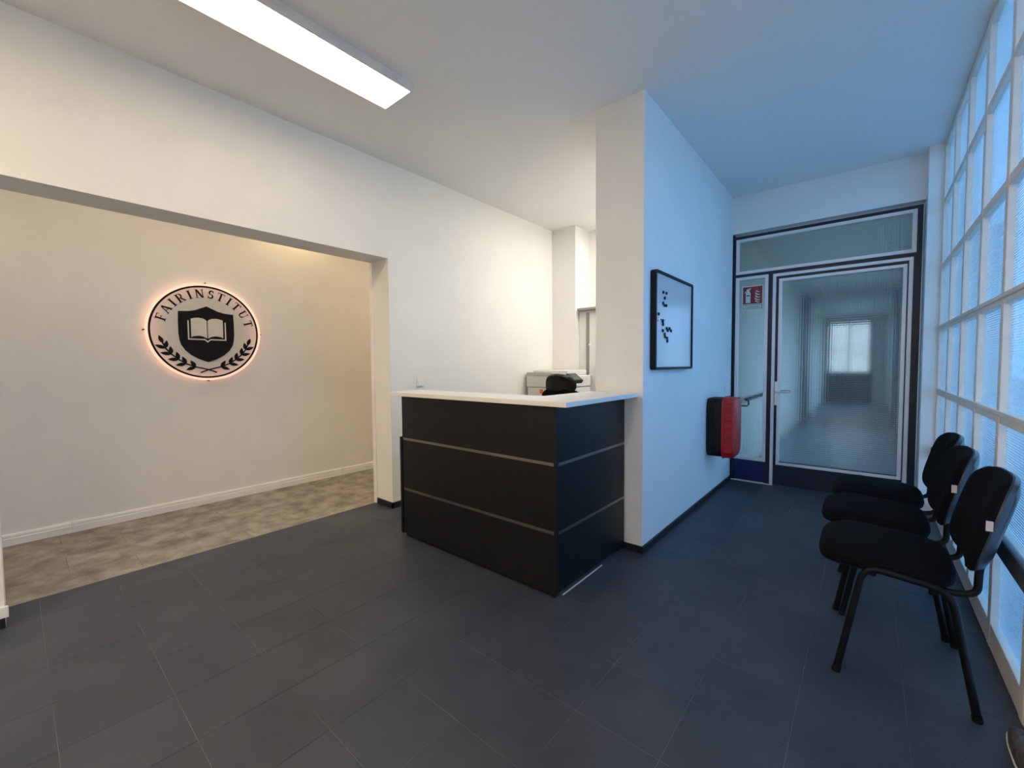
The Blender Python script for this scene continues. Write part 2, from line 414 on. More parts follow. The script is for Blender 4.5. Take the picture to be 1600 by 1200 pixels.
struct('wall_right', B(XW, .62, -2.7, ys[-1]-MW, -.1, ZC), 'wall')
# office window and corridor windows
def simple_window(name, x0, x1, y0, y1, z0, z1, nx, glass='clear', axis='x'):
    t = empty(name, ((x0+x1)/2, (y0+y1)/2, z0)); t['kind'] = 'structure'; cx, cy = t.location.x, t.location.y
    bm = bmesh.new(); f = .045
    if axis == 'x':
        for a in [x0+(x1-x0-f)*k/nx for k in range(nx+1)]: box(bm, a-cx, a+f-cx, -.03, .03, 0, z1-z0)
        for z in (0, z1-z0-f): box(bm, x0-cx, x1-cx, -.028, .028, z, z+f)
        obj('window_frame', bm, 'trim', t); obj('pane', B(x0-cx+.01, x1-cx-.01, -.003, .003, .01, z1-z0-.01), glass, t)
    else:
        for a in [y0+(y1-y0-f)*k/nx for k in range(nx+1)]: box(bm, -.03, .03, a-cy, a+f-cy, 0, z1-z0)
        for z in (0, z1-z0-f): box(bm, -.028, .028, y0-cy, y1-cy, z, z+f)
        obj('window_frame', bm, 'trim', t); obj('pane', B(-.003, .003, y0-cy+.01, y1-cy-.01, .01, z1-z0-.01), glass, t)
simple_window('window_2', -2.10, -1.46, 5.0, 5.06, .85, 2.6, 1)
simple_window('window_3', -.97, .08, YE+.05, YE+.11, .92, 2.52, 2)
for k, (a_, b_) in enumerate(CW):
    simple_window('window_%d' % (4+k), .53, .57, a_, b_, .35, 2.35, 1, axis='y')

# ---------------------------------------------------------------- glazed door wall
dr = empty('door_1', (-.387, 5.0, 0)); dr['kind'] = 'structure'
def dobj(name, bm, m, parent=None, smooth=False):
    bmesh.ops.translate(bm, verts=bm.verts, vec=(.387, -5.0, 0)); return obj(name, bm, m, parent or dr, smooth)
def rect_frame(bm, x0, x1, z0, z1, t, y0, y1, bev=.002):
    box(bm, x0, x0+t, y0, y1, z0, z1, bev); box(bm, x1-t, x1, y0, y1, z0, z1, bev)
    box(bm, x0+t, x1-t, y0, y1, z0, z0+t, bev); box(bm, x0+t, x1-t, y0, y1, z1-t, z1, bev); return bm
FX0, FX1, FZ = -1.112, .333, 2.578
bm = bmesh.new(); Y0, Y1 = 4.992, 5.06
box(bm, FX0, -1.075, Y0, Y1, 0, FZ); box(bm, .278, FX1, Y0, Y1, 0, FZ)          # jambs
box(bm, -1.075, .278, Y0, Y1, 2.535, FZ); box(bm, -1.075, .278, Y0, Y1, 2.155, 2.195)   # head, transom bar
box(bm, -.795, -.735, Y0, Y1, 0, 2.155)                                         # post beside the door
dobj('door_frame', bm, 'frame_blue')
dobj('lower_panel', B(-1.075, -.795, Y0+.004, Y1, .012, .243, bev=.002), 'panel_blue')
dobj('threshold', B(FX0, -.735, 4.98, Y1, 0, .008), 'alu')
ao = (4.984, 5.03)
dobj('beading', rect_frame(bmesh.new(), -1.085, .298, 2.183, 2.548, .030, *ao), 'alu')
dobj('beading', rect_frame(bmesh.new(), -1.085, -.786, .232, 2.152, .030, *ao), 'alu')
bm = bmesh.new(); box(bm, -.747, -.719, *ao, 0, 2.148, .002); box(bm, .255, .283, *ao, 0, 2.148, .002); box(bm, -.719, .255, *ao, 2.120, 2.148, .002)
dobj('beading', bm, 'alu')
dobj('glass_pane', B(-1.06, .272, 5.006, 5.012, 2.208, 2.523), 'door_glass')
dobj('glass_pane', B(-1.06, -.811, 5.006, 5.012, .257, 2.127), 'door_glass')
leaf = bmesh.new()
box(leaf, -.717, -.672, 4.994, 5.04, .012, 2.117); box(leaf, .225, .253, 4.994, 5.04, .012, 2.117)
box(leaf, -.672, .225, 4.994, 5.04, 2.068, 2.117); box(leaf, -.672, .225, 4.994, 5.04, .012, .25)
lf = dobj('door_leaf', leaf, 'frame_blue')
dobj('beading', rect_frame(bmesh.new(), -.694, .246, .218, 2.094, .027, 4.984, 5.03), 'alu', lf)
dobj('glass_pane', B(-.675, .226, 5.006, 5.012, .24, 2.072), 'door_glass', lf)
bm = B(-.714, -.682, 4.976, 4.994, .825, 1.065, bev=.002)
for z in (.845, 1.045): cyl(bm, (-.698, 4.975, z), (0, 1, 0), .004, .006, 12)
cyl(bm, (-.698, 4.972, .875), (0, 1, 0), .011, .012, 16)
dobj('lock_plate', bm, 'steel', lf)
bm = bmesh.new(); tube(bm, fillet([(-.698, 4.980, .965), (-.698, 4.930, .965), (-.575, 4.930, .965)], .02), .0105, 14)
dobj('door_handle', bm, 'steel', lf, True)
bm = bmesh.new(); tube(bm, fillet([(-.698, 5.045, .965), (-.698, 5.10, .965), (-.59, 5.10, .965)], .02), .0105, 12)
dobj('door_handle', bm, 'steel', lf, True)
# pull rail in the corridor seen through the side glass
hr = empty('handrail', (-1.09, 5.35, .85)); tag(hr, 'dark metal handrail with bracket behind the narrow side glass of the door', 'handrail')
bm = bmesh.new(); tube(bm, [(.07, -.1, 0), (.07, 1.9, 0)], .018, 14); obj('rail', bm, 'tube', hr, True)
for y in (.02, 1.6):
    bm = bmesh.new(); tube(bm, fillet([(0, y, -.08), (.07, y, -.08), (.07, y, 0)], .02), .008, 10); obj('bracket', bm, 'tube', hr, True)

# fire extinguisher sign on the side glass
sg = empty('fire_sign', (-.930, 5.0055, 1.932)); tag(sg, 'red and white extinguisher sign stuck on the narrow side glass', 'sign')
k = .098
obj('sign_board', B(-k, k, -.0035, -.0005, -.125, .125), 'sign_white', sg)
obj('red_field', B(-.088, .088, -.0050, -.0035, -.062, .115), 'sign_red', sg)
F2 = lambda a, b: (lambda u, v, w_: (u, w_, v))
bm = bmesh.new(); d = (-.0062, -.0050)
prism(bm, [(-.062, -.050), (-.018, -.050), (-.018, .052), (-.025, .064), (-.055, .064), (-.062, .052)], d, fy)
box(bm, -.052, -.028, *d, .064, .082); box(bm, -.056, -.020, *d, .082, .092); box(bm, -.034, -.014, *d, .094, .100)
prism(bm, [(-.052, .078), (-.066, .070), (-.073, .052), (-.068, .050), (-.061, .064), (-.052, .070)], d, fy)
ic = obj('extinguisher_symbol', bm, 'sign_white', sg)
obj('label_patch', B(-.056, -.026, -.0070, -.0062, .018, .030), 'sign_ink', ic)
bm = bmesh.new()
for q, (x, z, s) in enumerate(((.048, .062, .8), (.046, .036, 1.0), (.046, .008, 1.0), (.043, -.018, 1.05), (.045, -.042, .9))):
    pts = [(-.024, .006), (-.012, .020), (-.010, .010), (.004, .000), (.020, -.004), (.026, .006), (.022, -.010), (.004, -.012), (-.012, -.004)]
    prism(bm, [(x+u*s, z+v*s) for u, v in pts], d, fy)
obj('flame_symbol', bm, 'sign_white', sg)
obj('caption_border', rect_frame(bmesh.new(), -.088, .088, -.112, -.072, .004, -.0045, -.0035, 0), 'sign_ink', sg)
def text_mesh(txt, size, m, parent, loc, rot, name='caption', ext=.0004):
    cu = bpy.data.curves.new('txt', 'FONT'); cu.body = txt; cu.size = size; cu.align_x = 'CENTER'; cu.align_y = 'CENTER'; cu.extrude = ext
    o = bpy.data.objects.new('txt', cu); COL.objects.link(o)
    dg = bpy.context.evaluated_depsgraph_get(); me = bpy.data.meshes.new_from_object(o.evaluated_get(dg))
    bpy.data.objects.remove(o); me.materials.clear(); me.materials.append(M[m])
    r = bpy.data.objects.new(name, me); COL.objects.link(r); r.parent = parent; r.location = loc; r.rotation_euler = rot
    return r
text_mesh('Feuerlöscher', .025, 'sign_ink', sg, (0, -.0040, -.092), (PI/2, 0, 0))

# ---------------------------------------------------------------- ceiling lights
def panel_light(name, x0, x1, y0, y1, m, label):
    t = empty(name, ((x0+x1)/2, (y0+y1)/2, ZC)); hx, hy = (x1-x0)/2, (y1-y0)/2
    bm = bmesh.new(); z0 = -.052
    for a in ((-hx, -hx+.012, -hy, hy), (hx-.012, hx, -hy, hy), (-hx+.012, hx-.012, -hy, -hy+.012), (-hx+.012, hx-.012, hy-.012, hy)): box(bm, *a, z0, 0, .001)
    obj('frame', bm, 'alu', t)
    obj('diffuser', B(-hx+.012, hx-.012, -hy+.012, hy-.012, z0+.004, z0+.012), m, t)
    return tag(t, label, 'ceiling light')
panel_light('ceiling_light', -2.465, -2.175, .44, 1.662, 'diffuser', 'long lit rectangular panel lamp on the ceiling above the reception area')
panel_light('ceiling_light', -2.465, -2.175, -1.95, -.73, 'diffuser_rear', 'lit rectangular panel lamp on the ceiling behind the camera')
panel_light('ceiling_light', -1.90, -1.60, 3.55, 4.75, 'diffuser_office', 'lit rectangular panel lamp in the office behind the pillar')
def downlight(x, y, power, label):
    t = empty('downlight', (x, y, ZC))
    bm = bmesh.new(); tube(bm, [(0, 0, -.006), (0, 0, 0)], .045, 24); obj('trim_ring', bm, 'trim', t)
    obj('lens', tube(bmesh.new(), [(0, 0, -.009), (0, 0, -.006)], .034, 24), mat('lit_lens', (1, 1, 1), emit=DOWN_COLOR, estr=20), t)
    ld = bpy.data.lights.new('lamp', 'SPOT'); ld.energy = power; ld.color = DOWN_COLOR; ld.spot_size = math.radians(150); ld.spot_blend = .8; ld.shadow_soft_size = .03
    lo = bpy.data.objects.new('lamp', ld); COL.objects.link(lo); lo.parent = t; lo.location = (0, 0, -.03)
    tag(t, label, 'downlight')
panel_light('ceiling_light', -.75, -.46, -1.95, -.73, 'diffuser_rear', 'added fill panel lamp behind the camera on the window side')  # extra fill lamp, out of view, added to lift pillar, counter and end wall
for y_, lab in ((-1.6, 'near end'), (.9, 'middle'), (3.3, 'far end')):
    panel_light('ceiling_light', -3.95, -3.66, y_-.6, y_+.6, 'passage_fill', 'added unseen fill panel on the passage ceiling, '+lab)  # panels added above the header, unseen, to brighten the passage
downlight(-4.38, 1.95, DOWN_POWER*1.6, 'warm recessed downlight in the passage, nearest the lit wall patch')
downlight(-4.0, 3.6, DOWN_POWER, 'warm recessed downlight at the far end of the passage')
downlight(-4.0, -.6, DOWN_POWER*1.3, 'warm recessed downlight at the near end of the passage')

# ---------------------------------------------------------------- round logo sign on the passage wall
SR = .42; sn = empty('wall_sign', (XH, 1.165, 1.57)); tag(sn, 'round backlit institute sign with shield, book and laurel on the passage wall', 'sign')
def sf(x):  # local: plane coords (u right = +y, v up = +z), unit = ring radius
    return lambda u, v, w_: (x+w_, u*SR, v*SR)
def disc(bm, r, d, f, seg=96): return prism(bm, [(r*math.cos(2*PI*k/seg), r*math.sin(2*PI*k/seg)) for k in range(seg)], d, f)
bx = .05
obj('light_strip', disc(bmesh.new(), .985, (0, .020), sf(bx-.026)), 'halo', sn)
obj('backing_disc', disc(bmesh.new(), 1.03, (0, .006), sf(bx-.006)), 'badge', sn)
def ring(r0, r1, d, f, seg=96):
    bm = bmesh.new(); V = []
    for k in range(seg):
        c, s = math.cos(2*PI*k/seg), math.sin(2*PI*k/seg)
        V.append([bm.verts.new(f(r0*c, r0*s, d[0])), bm.verts.new(f(r1*c, r1*s, d[0])), bm.verts.new(f(r1*c, r1*s, d[1])), bm.verts.new(f(r0*c, r0*s, d[1]))])
    for k in range(seg):
        a, b = V[k], V[(k+1) % seg]
        for i in range(4): j = (i+1) % 4; bm.faces.new((a[i], a[j], b[j], b[i]))
    return bm
obj('glowing_rim', ring(.988, 1.034, (0, .008), sf(bx-.007)), 'halo', sn)
fz = sf(bx)
obj('border_ring', ring(.950, .985, (0, .004), fz), 'badge_black', sn)
half = [(0, .55), (-.10, .505), (-.20, .455), (-.32, .425), (-.495, .412), (-.502, .2), (-.502, -.04), (-.49, -.17), (-.465, -.28), (-.40, -.39), (-.292, -.498), (-.15, -.585), (0, -.644)]
shield_pts = half+[(-u, v) for u, v in half[-2:0:-1]]
sh = obj('shield', prism(bmesh.new(), shield_pts, (0, .004), fz), 'badge_black', sn)
fb = sf(bx+.004); bk = bmesh.new()
for s in (-1, 1):
    top = [(.008, .235), (.03, .262), (.08, .288), (.15, .298), (.22, .290), (.288, .270)]
    bot = [(.288, -.115), (.24, -.095), (.15, -.082), (.08, -.095), (.008, -.135)]
    prism(bk, [(s*u, v) for u, v in top+bot], (0, .002), fb)
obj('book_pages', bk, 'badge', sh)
bk = bmesh.new(); a = [(-.345, .228), (-.322, .228), (-.322, -.147), (-.05, -.147), (0, -.190), (.05, -.147), (.322, -.147), (.322, .228), (.345, .228), (.345, -.172), (.06, -.172), (0, -.222), (-.06, -.172), (-.345, -.172)]
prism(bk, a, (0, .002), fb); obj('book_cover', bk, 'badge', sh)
# laurel branches
def leaf_pts(cx, cy, ang, L_, W_):
    pts = []
    for t in (0, .2, .45, .7, .88, 1.0): pts.append((t, math.sin(PI*t**.85)*.5))
    pts = pts+[(t, -v) for t, v in pts[-2:0:-1]]
    return [(cx+(t*L_)*math.cos(ang)-v*W_*math.sin(ang), cy+(t*L_)*math.sin(ang)+v*W_*math.cos(ang)) for t, v in pts]
stem = [(-.77, -.24), (-.72, -.364), (-.63, -.481), (-.511, -.589), (-.389, -.678), (-.226, -.745), (0, -.805), (.144, -.865)]
def tang(i):
    a, b = stem[max(i-1, 0)], stem[min(i+1, len(stem)-1)]
    return math.atan2(a[1]-b[1], a[0]-b[0])          # pointing up the branch
for s in (-1, 1):
    br = bmesh.new()
    for (x0, y0), (x1, y1) in zip(stem, stem[1:]):
        an = math.atan2(y1-y0, x1-x0); nx, ny = -math.sin(an)*.0135, math.cos(an)*.0135
        ex, ey = (x1-x0)*.03, (y1-y0)*.03
        pts = [(x0+nx-ex, y0+ny-ey), (x1+nx+ex, y1+ny+ey), (x1-nx+ex, y1-ny+ey), (x0-nx-ex, y0-ny-ey)]
        prism(br, [(-s*u, v) for u, v in pts], (0, .0032 if s > 0 else .0038), fz)
    bo = obj('laurel_branch', br, 'badge_black', sn)
    lm = []
    lm.append(leaf_pts(stem[0][0]+.01, stem[0][1]-.02, math.radians(112), .17, .075))
    for i in range(1, 6):
        t = tang(i)
        lm.append(leaf_pts(stem[i][0], stem[i][1], t+math.radians(38), .185, .075))
        lm.append(leaf_pts(stem[i][0], stem[i][1], t-math.radians(38), .165, .075))
    for pts in lm:
        obj('leaf', prism(bmesh.new(), [(-s*u, v) for u, v in pts], (0, .004), fz), 'badge_black', bo)
# serif capitals, unit: cap height 1, centred on x
def R_(x0, y0, x1, y1): return [(x0, y0), (x1, y0), (x1, y1), (x0, y1)]
def Q(ax, ay, bx_, by, t):   # slanted stroke
    an = math.atan2(by-ay, bx_-ax); dx = t/2/abs(math.sin(an))
    return [(ax-dx, ay), (ax+dx, ay), (bx_+dx, by), (bx_-dx, by)]
def arc(cx, cy, rx, ry, a0, a1, t0, t1, n=12):
    o, i_ = [], []
    for k in range(n+1):
        f = k/n; a = math.radians(a0+(a1-a0)*f); t = t0+(t1-t0)*math.sin(PI*f)
        o.append((cx+rx*math.cos(a), cy+ry*math.sin(a))); i_.append((cx+(rx-t)*math.cos(a), cy+(ry-t*.8)*math.sin(a)))
    return [[o[k], o[k+1], i_[k+1], i_[k]] for k in range(n)]
LT = {
 'I': [R_(-.10, 0, .10, 1), R_(-.2, 0, .2, .05), R_(-.2, .95, .2, 1)],
 'T': [R_(-.10, 0, .10, 1), R_(-.2, 0, .2, .05), R_(-.40, .93, .40, 1), R_(-.40, .74, -.355, .93), R_(.355, .74, .40, .93)],
 'F': [R_(-.28, 0, -.09, 1), R_(-.38, 0, .02, .05), R_(-.38, .93, .34, 1), R_(.295, .74, .34, .93), R_(-.11, .47, .16, .53), R_(.13, .38, .165, .62)],
 'A': [Q(-.33, 0, -.03, 1, .09), Q(.31, 0, 0, 1, .19), R_(-.22, .30, .21, .36), R_(-.48, 0, -.18, .05), R_(.14, 0, .48, .06)],
 'R': [R_(-.30, 0, -.11, 1), R_(-.40, 0, 0, .05), R_(-.40, .94, .0, 1), R_(-.13, .45, .02, .51), Q(.34, 0, .04, .47, .15), R_(.24, 0, .48, .06)]+arc(.0, .725, .31, .275, -90, 90, .06, .15),
 'N': [R_(-.36, 0, -.27, 1), R_(.27, 0, .36, 1), Q(.28, 0, -.30, 1, .20), R_(-.45, 0, -.17, .05), R_(-.47, .95, -.20, 1), R_(.17, .95, .45, 1)],
 'S': arc(0, .74, .26, .27, 20, 270, .07, .18)+arc(0, .27, .28, .27, 90, -160, .07, .18)+[R_(.20, .72, .245, .98), R_(-.285, .02, -.24, .28)],
 'U': [R_(-.36, .3, -.17, 1), R_(.25, .3, .31, 1), R_(-.46, .95, -.07, 1), R_(.13, .95, .43, 1)]+arc(-.015, .31, .325, .32, 180, 360, .17, .13),
}
for ch, ang in zip('FAIRINSTITUT', (161, 147.5, 135.2, 123.5, 110.8, 98, 83.6, 71, 58.8, 46.8, 32, 16.5)):
    a = math.radians(ang); bm = bmesh.new(); cap = .172; r0 = .733
    rt = a-PI/2
    for q, poly in enumerate(LT[ch]):
        pts = []
        for x, y in poly:
            x *= cap*.98; y = y*cap
            pts.append((r0*math.cos(a)+x*math.cos(rt)-y*math.sin(rt), r0*math.sin(a)+x*math.sin(rt)+y*math.cos(rt)))
        prism(bm, pts, (0, .004+.0001*(q % 5)), fz)
    obj('letter', bm, 'badge_black', sn)
for a in (0, 90, 180, 270):
    c = (bx-.02, 1.045*SR*math.cos(math.radians(a)), 1.045*SR*math.sin(math.radians(a)))
    bm = cyl(bmesh.new(), (bx-.025, c[1], c[2]), (1, 0, 0), .0055, .05, 12)
    obj('standoff', bm, 'black_plastic', sn)

# ---------------------------------------------------------------- light switches
def switch(loc, rz, label):
    t = empty('light_switch', loc, rz)
    obj('plate', B(-.041, .041, -.011, 0, -.041, .041, bev=.003), 'white_plastic', t)
    obj('rocker', B(-.031, .031, -.018, -.011, -.031, .031, bev=.003), 'white_plastic', t)
    tag(t, label, 'light switch')
switch((XL, 2.445, 1.10), PI/2, 'white square light switch on the left wall above the counter')
switch((XP, 4.76, 1.007), PI/2, 'small white light switch on the partition beside the glazed door')

# ---------------------------------------------------------------- whiteboard with magnets
wb = empty('whiteboard', (XP, 3.147, 1.545)); tag(wb, 'glossy magnetic whiteboard in a thick black frame on the partition wall', 'whiteboard')
def wf(u, v, w_): return (w_, u, v)
hw, hh, fr = .387, .333, .018
def rrect(hw, hh, r, n=5):
    p = []
    for cx, cy, a0 in ((hw-r, hh-r, 0), (-hw+r, hh-r, 90), (-hw+r, -hh+r, 180), (hw-r, -hh+r, 270)):
        for k in range(n+1):
            a = math.radians(a0+90*k/n); p.append((cx+r*math.cos(a), cy+r*math.sin(a)))
    return p
bm = bmesh.new(); o_, i_ = rrect(hw, hh, .02), rrect(hw-fr, hh-fr, .006)
V = [[bm.verts.new(wf(*p, w_)) for p in pts] for pts, w_ in ((o_, 0), (o_, .040), (i_, .040), (i_, 0))]
for k in range(4):
    a, b = V[k], V[(k+1) % 4]
    for j in range(len(a)):
        l = (j+1) % len(a); bm.faces.new((a[j], a[l], b[l], b[j]))
obj('board_frame', bm, 'black_plastic', wb)
obj('board_surface', B(.004, .030, -hw+fr-.002, hw-fr+.002, -hh+fr-.002, hh-fr+.002), 'board', wb)
mags = [(2.905, 1.742, 'upper left dot of the face of magnets'), (2.965, 1.742, 'upper right dot of the face of magnets'), (2.935, 1.706, 'single dot just under the two upper magnets'),
        (2.905, 1.668, 'left end of the curved row of three under the dots'), (2.930, 1.655, 'middle of the curved row of three under the dots'), (2.965, 1.657, 'right end of the curved row of three under the dots'),
        (2.825, 1.588, 'lone dot near the left frame, above the pin'), (2.900, 1.540, 'upper one of the stacked pair right of the pin'), (2.905, 1.522, 'lower one of the stacked pair right of the pin'),
        (2.904, 1.480, 'lone dot below the stacked pair'), (2.975, 1.500, 'left end of the zigzag row of four'), (2.995, 1.486, 'second of the zigzag row of four'), (3.030, 1.502, 'third of the zigzag row of four'), (3.060, 1.488, 'right end of the zigzag row of four'),
        (2.938, 1.458, 'first of the descending dots at the bottom'), (2.945, 1.440, 'second of the descending dots at the bottom'), (2.985, 1.432, 'third of the descending dots at the bottom'), (2.990, 1.412, 'lowest of the descending dots at the bottom')]
for y, z, lab in mags:
    o = obj('magnet', cyl(bmesh.new(), (.004, 0, 0), (1, 0, 0), .0105, .008, 14), 'black_plastic'); o.location = (XP+.030, y, z)
    tag(o, 'small round black magnet, '+lab, 'magnet', 'magnets on the whiteboard')
o = empty('board_pin', (XP+.030, 2.815, 1.553)); tag(o, 'white-headed pin with a dark rod on the left of the whiteboard', 'pin')
obj('head', cyl(bmesh.new(), (.007, 0, 0), (1, 0, 0), .012, .014, 14), 'white_plastic', o)
obj('rod', tube(bmesh.new(), [(.0075, .010, 0), (.0075, .10, 0)], .0035, 8), 'black_plastic', o)

# ---------------------------------------------------------------- fire extinguisher case on the partition
fc = empty('extinguisher_case', (XP, 4.215, .40)); tag(fc, 'tall wall box for an extinguisher, black back and red ribbed cover', 'extinguisher box')
def case_fn(u, v, w_): return (w_, u*.150, .272+v*.272)
bm = pad(bmesh.new(), [(0, .0), (.90, .0), (.97, .006), (.98, .02), (.98, .125), (.96, .132), (0, .132)], case_fn, 48, 7)
obj('case_back', bm, 'black_plastic', fc, True)
bm = pad(bmesh.new(), [(0, .128), (1.0, .128), (1.03, .132), (1.03, .142), (1.01, .147), (1.0, .200), (.95, .222), (.84, .232), (0, .234)], case_fn, 48, 6)
cv = obj('case_cover', bm, 'red', fc, True)
for k_ in range(7):
    z = .055+.0725*k_
    for s in (-1, 1):
        obj('rib', B(.150, .215, s*.150-.009, s*.150+.009, z, z+.045, bev=.006), 'red', cv)
    obj('rib', B(-.006, .006, s*.150-.010, s*.150+.004, z, z+.05, bev=.003), 'black_plastic', fc).location = (.06, -.297 if s > 0 else 0, 0)

# ---------------------------------------------------------------- reception counter
CX0, CX1, CY0, CY1 = -2.59, -1.235, 1.824, 2.635
rc = empty('reception_counter', ((CX0+CX1)/2, CY0, 0)); tag(rc, 'anthracite reception desk with two thin metallic grooves, butting against the pillar', 'reception desk')
ox, oy = (CX0+CX1)/2, CY0
def cobj(name, x0, x1, y0, y1, z0, z1, m='laminate', bev=.0012, parent=None):
    return obj(name, B(x0-ox, x1-ox, y0-oy, y1-oy, z0, z1, bev=bev), m, parent or rc)
ZB = 1.036
for z0, z1 in ((.030, .346), (.364, .715), (.732, ZB)):
    cobj('front_panel', CX0+.006, CX1-.016, CY0, CY0+.018, z0, z1)
    cobj('side_panel', CX1-.018, CX1, CY0+.020, CY1, z0, z1)
for z0, z1 in ((.346, .364), (.715, .732)):
    cobj('groove_strip', CX0+.008, CX1-.016, CY0+.003, CY0+.016, z0, z1, 'groove', 0)
    cobj('groove_strip', CX1-.016, CX1-.002, CY0+.020, CY1, z0, z1, 'groove', 0)
cobj('corner_post', CX1-.016, CX1, CY0-.002, CY0+.020, .022, ZB)
cobj('end_panel', CX0-.018, CX0+.004, CY0-.006, 2.56, .022, .735)
cobj('inner_panel', CX0+.010, CX1-.020, CY0+.020, CY0+.036, .05, ZB)
cobj('desk_top', CX0+.006, CX1-.020, CY0+.038, 2.56, .705, .732, 'laminate')
cobj('base_strip', CX1-.004, CX1+.003, CY0+.06, CY0+.50, .002, .006, 'alu', 0)
cobj('plinth', CX0+.02, CX1-.03, CY0+.012, CY0+.034, .004, .030, 'black_plastic', 0)
for x, y in ((CX0+.03, CY0+.035), (CX1-.03, CY0+.022), (CX1-.03, CY1-.05), (CX0+.01, 2.45), (-1.9, CY0+.03)):
    bm = bmesh.new(); tube(bm, [(x-ox, y-oy, 0), (x-ox, y-oy, .03)], .014, 14); obj('foot', bm, 'black_plastic', rc)
# continuous white worktop, L-shaped
bm = prism(bmesh.new(), [(-2.70, 1.778), (-1.143, 1.778), (-1.143, 2.645), (-1.50, 2.645), (-1.50, 2.085), (-2.70, 2.085)], (ZB, ZB+.026), lambda u, v, w_: (u, v, w_))
bmesh.ops.bevel(bm, geom=bm.edges[:], offset=.002, segments=2, affect='EDGES')
bmesh.ops.translate(bm, verts=bm.verts, vec=(1.92, -1.93, -ZB))
wt = obj('worktop', bm, 'top', None); wt.location = (1.92*-1, 1.93, ZB)
tag(wt, 'L-shaped white worktop lying on the anthracite reception desk', 'worktop')

# ---------------------------------------------------------------- office: printer, chair, cabinet
pr = empty('printer', (-2.86, 4.28, 0)); tag(pr, 'light grey floor-standing office printer in the corner behind the counter', 'printer')
obj('body', B(-.27, .27, -.27, .29, .02, .985, bev=.008), 'printer_light', pr)
obj('paper_deck', B(-.275, .275, -.28, .29, .99, 1.125, bev=.010), 'printer_light', pr)
ft = obj('document_feeder', B(-.275, .22, -.15, .29, 1.125, 1.188, bev=.012), 'printer_light', pr)
obj('scanner_lid', B(-.275, .10, -.285, -.14, 1.125, 1.165, bev=.008), 'printer_mid', pr)
for z in (.2, .4, .6): obj('tray', B(.272, .282, -.25, .27, z, z+.17, bev=.004), 'printer_mid', pr)
obj('sticker', B(-.085, -.035, -.272, -.270, .915, .965), 'orange', pr, False)
obj('caster', B(-.22, .22, -.22, .24, 0, .02), 'black_plastic', pr)
cp = empty('control_panel'); cp.parent = pr; cp.location = (.31, -.16, 1.10); cp.rotation_euler = (0, math.radians(38), 0)
obj('panel_body', B(-.06, .075, -.10, .10, -.022, .022, bev=.006), 'black_plastic', cp)
obj('panel_screen', B(-.045, .055, -.08, .08, .0221, .024), 'screen', cp)

oc = empty('office_chair', (-2.06, 3.12, 0), 0); tag(oc, 'black office swivel chair with headrest behind the white worktop', 'office chair')
bm = pad(bmesh.new(), [(0, -.03), (.8, -.03), (1, -.01), (1, .01), (.85, .03), (0, .035)], lambda u, v, w_: (-.03+u*.158, w_-.02*(1-u*u)+.04*u*u, 1.092+v*.080-.022*u*u), 40, 2.8)
obj('headrest', bm, 'black_plastic', oc, True)
bm = pad(bmesh.new(), [(0, -.02), (.9, -.02), (1, -.008), (1, .008), (.92, .02), (0, .02)], lambda u, v, w_: (u*.235, w_+.05*u*u-.03, .785+v*.255), 40, 4)
obj('backrest', bm, 'fabric', oc, True)
bm = pad(bmesh.new(), [(0, -.04), (.9, -.04), (1, -.02), (1, .02), (.92, .04), (0, .045)], lambda u, v, w_: (u*.25, v*.24+.22, .47+w_), 40, 4)
obj('seat', bm, 'fabric', oc, True)
obj('column', tube(bmesh.new(), [(0, .2, .06), (0, .2, .43)], .03, 16), 'tube', oc, True)
for k_ in range(5):
    a = 2*PI*k_/5+.3
    o = obj('leg', tube(bmesh.new(), [(0, .2, .09), (.28*math.cos(a), .2+.28*math.sin(a), .06)], [.025, .015], 10), 'black_plastic', oc, True)
    obj('caster', cyl(bmesh.new(), (.28*math.cos(a), .2+.28*math.sin(a), .028), (math.sin(a), -math.cos(a), 0), .028, .03, 16), 'black_plastic', o, True)
for s in (-1, 1):
    o = obj('armrest', tube(bmesh.new(), fillet([(s*.24, .2, .45), (s*.29, .2, .50), (s*.29, .2, .69)], .03), .014, 10), 'black_plastic', oc, True)
    obj('arm_pad', B(s*.29-.035, s*.29+.035, .08, .32, .69, .715, bev=.01), 'black_plastic', o)
obj('head_support', tube(bmesh.new(), [(0, -.02, .95), (0, -.025, 1.06)], .018, 10), 'black_plastic', oc, True)

cb = empty('tall_cabinet', (-2.50, 4.785, 0)); tag(cb, 'tall white cabinet with grey top board beyond the printer', 'cabinet')
obj('body', B(-.315, .30, -.10, .125, 0, 1.925, bev=.002), 'cabinet', cb)
obj('top_board', B(-.30, .33, -.180, .125, 1.926, 1.955, bev=.002), 'cab_grey', cb)
obj('side_strip', B(-.21, -.165, -.112, -.1005, .02, 1.90), 'cab_grey', cb)
dd = obj('door', B(-.160, .298, -.118, -.1005, .02, 1.90, bev=.002), 'cabinet', cb)
for z in (1.12, 1.50): obj('knob', cyl(bmesh.new(), (-.145, -.13, z), (0, 1, 0), .012, .028, 14), 'white_plastic', dd, True)

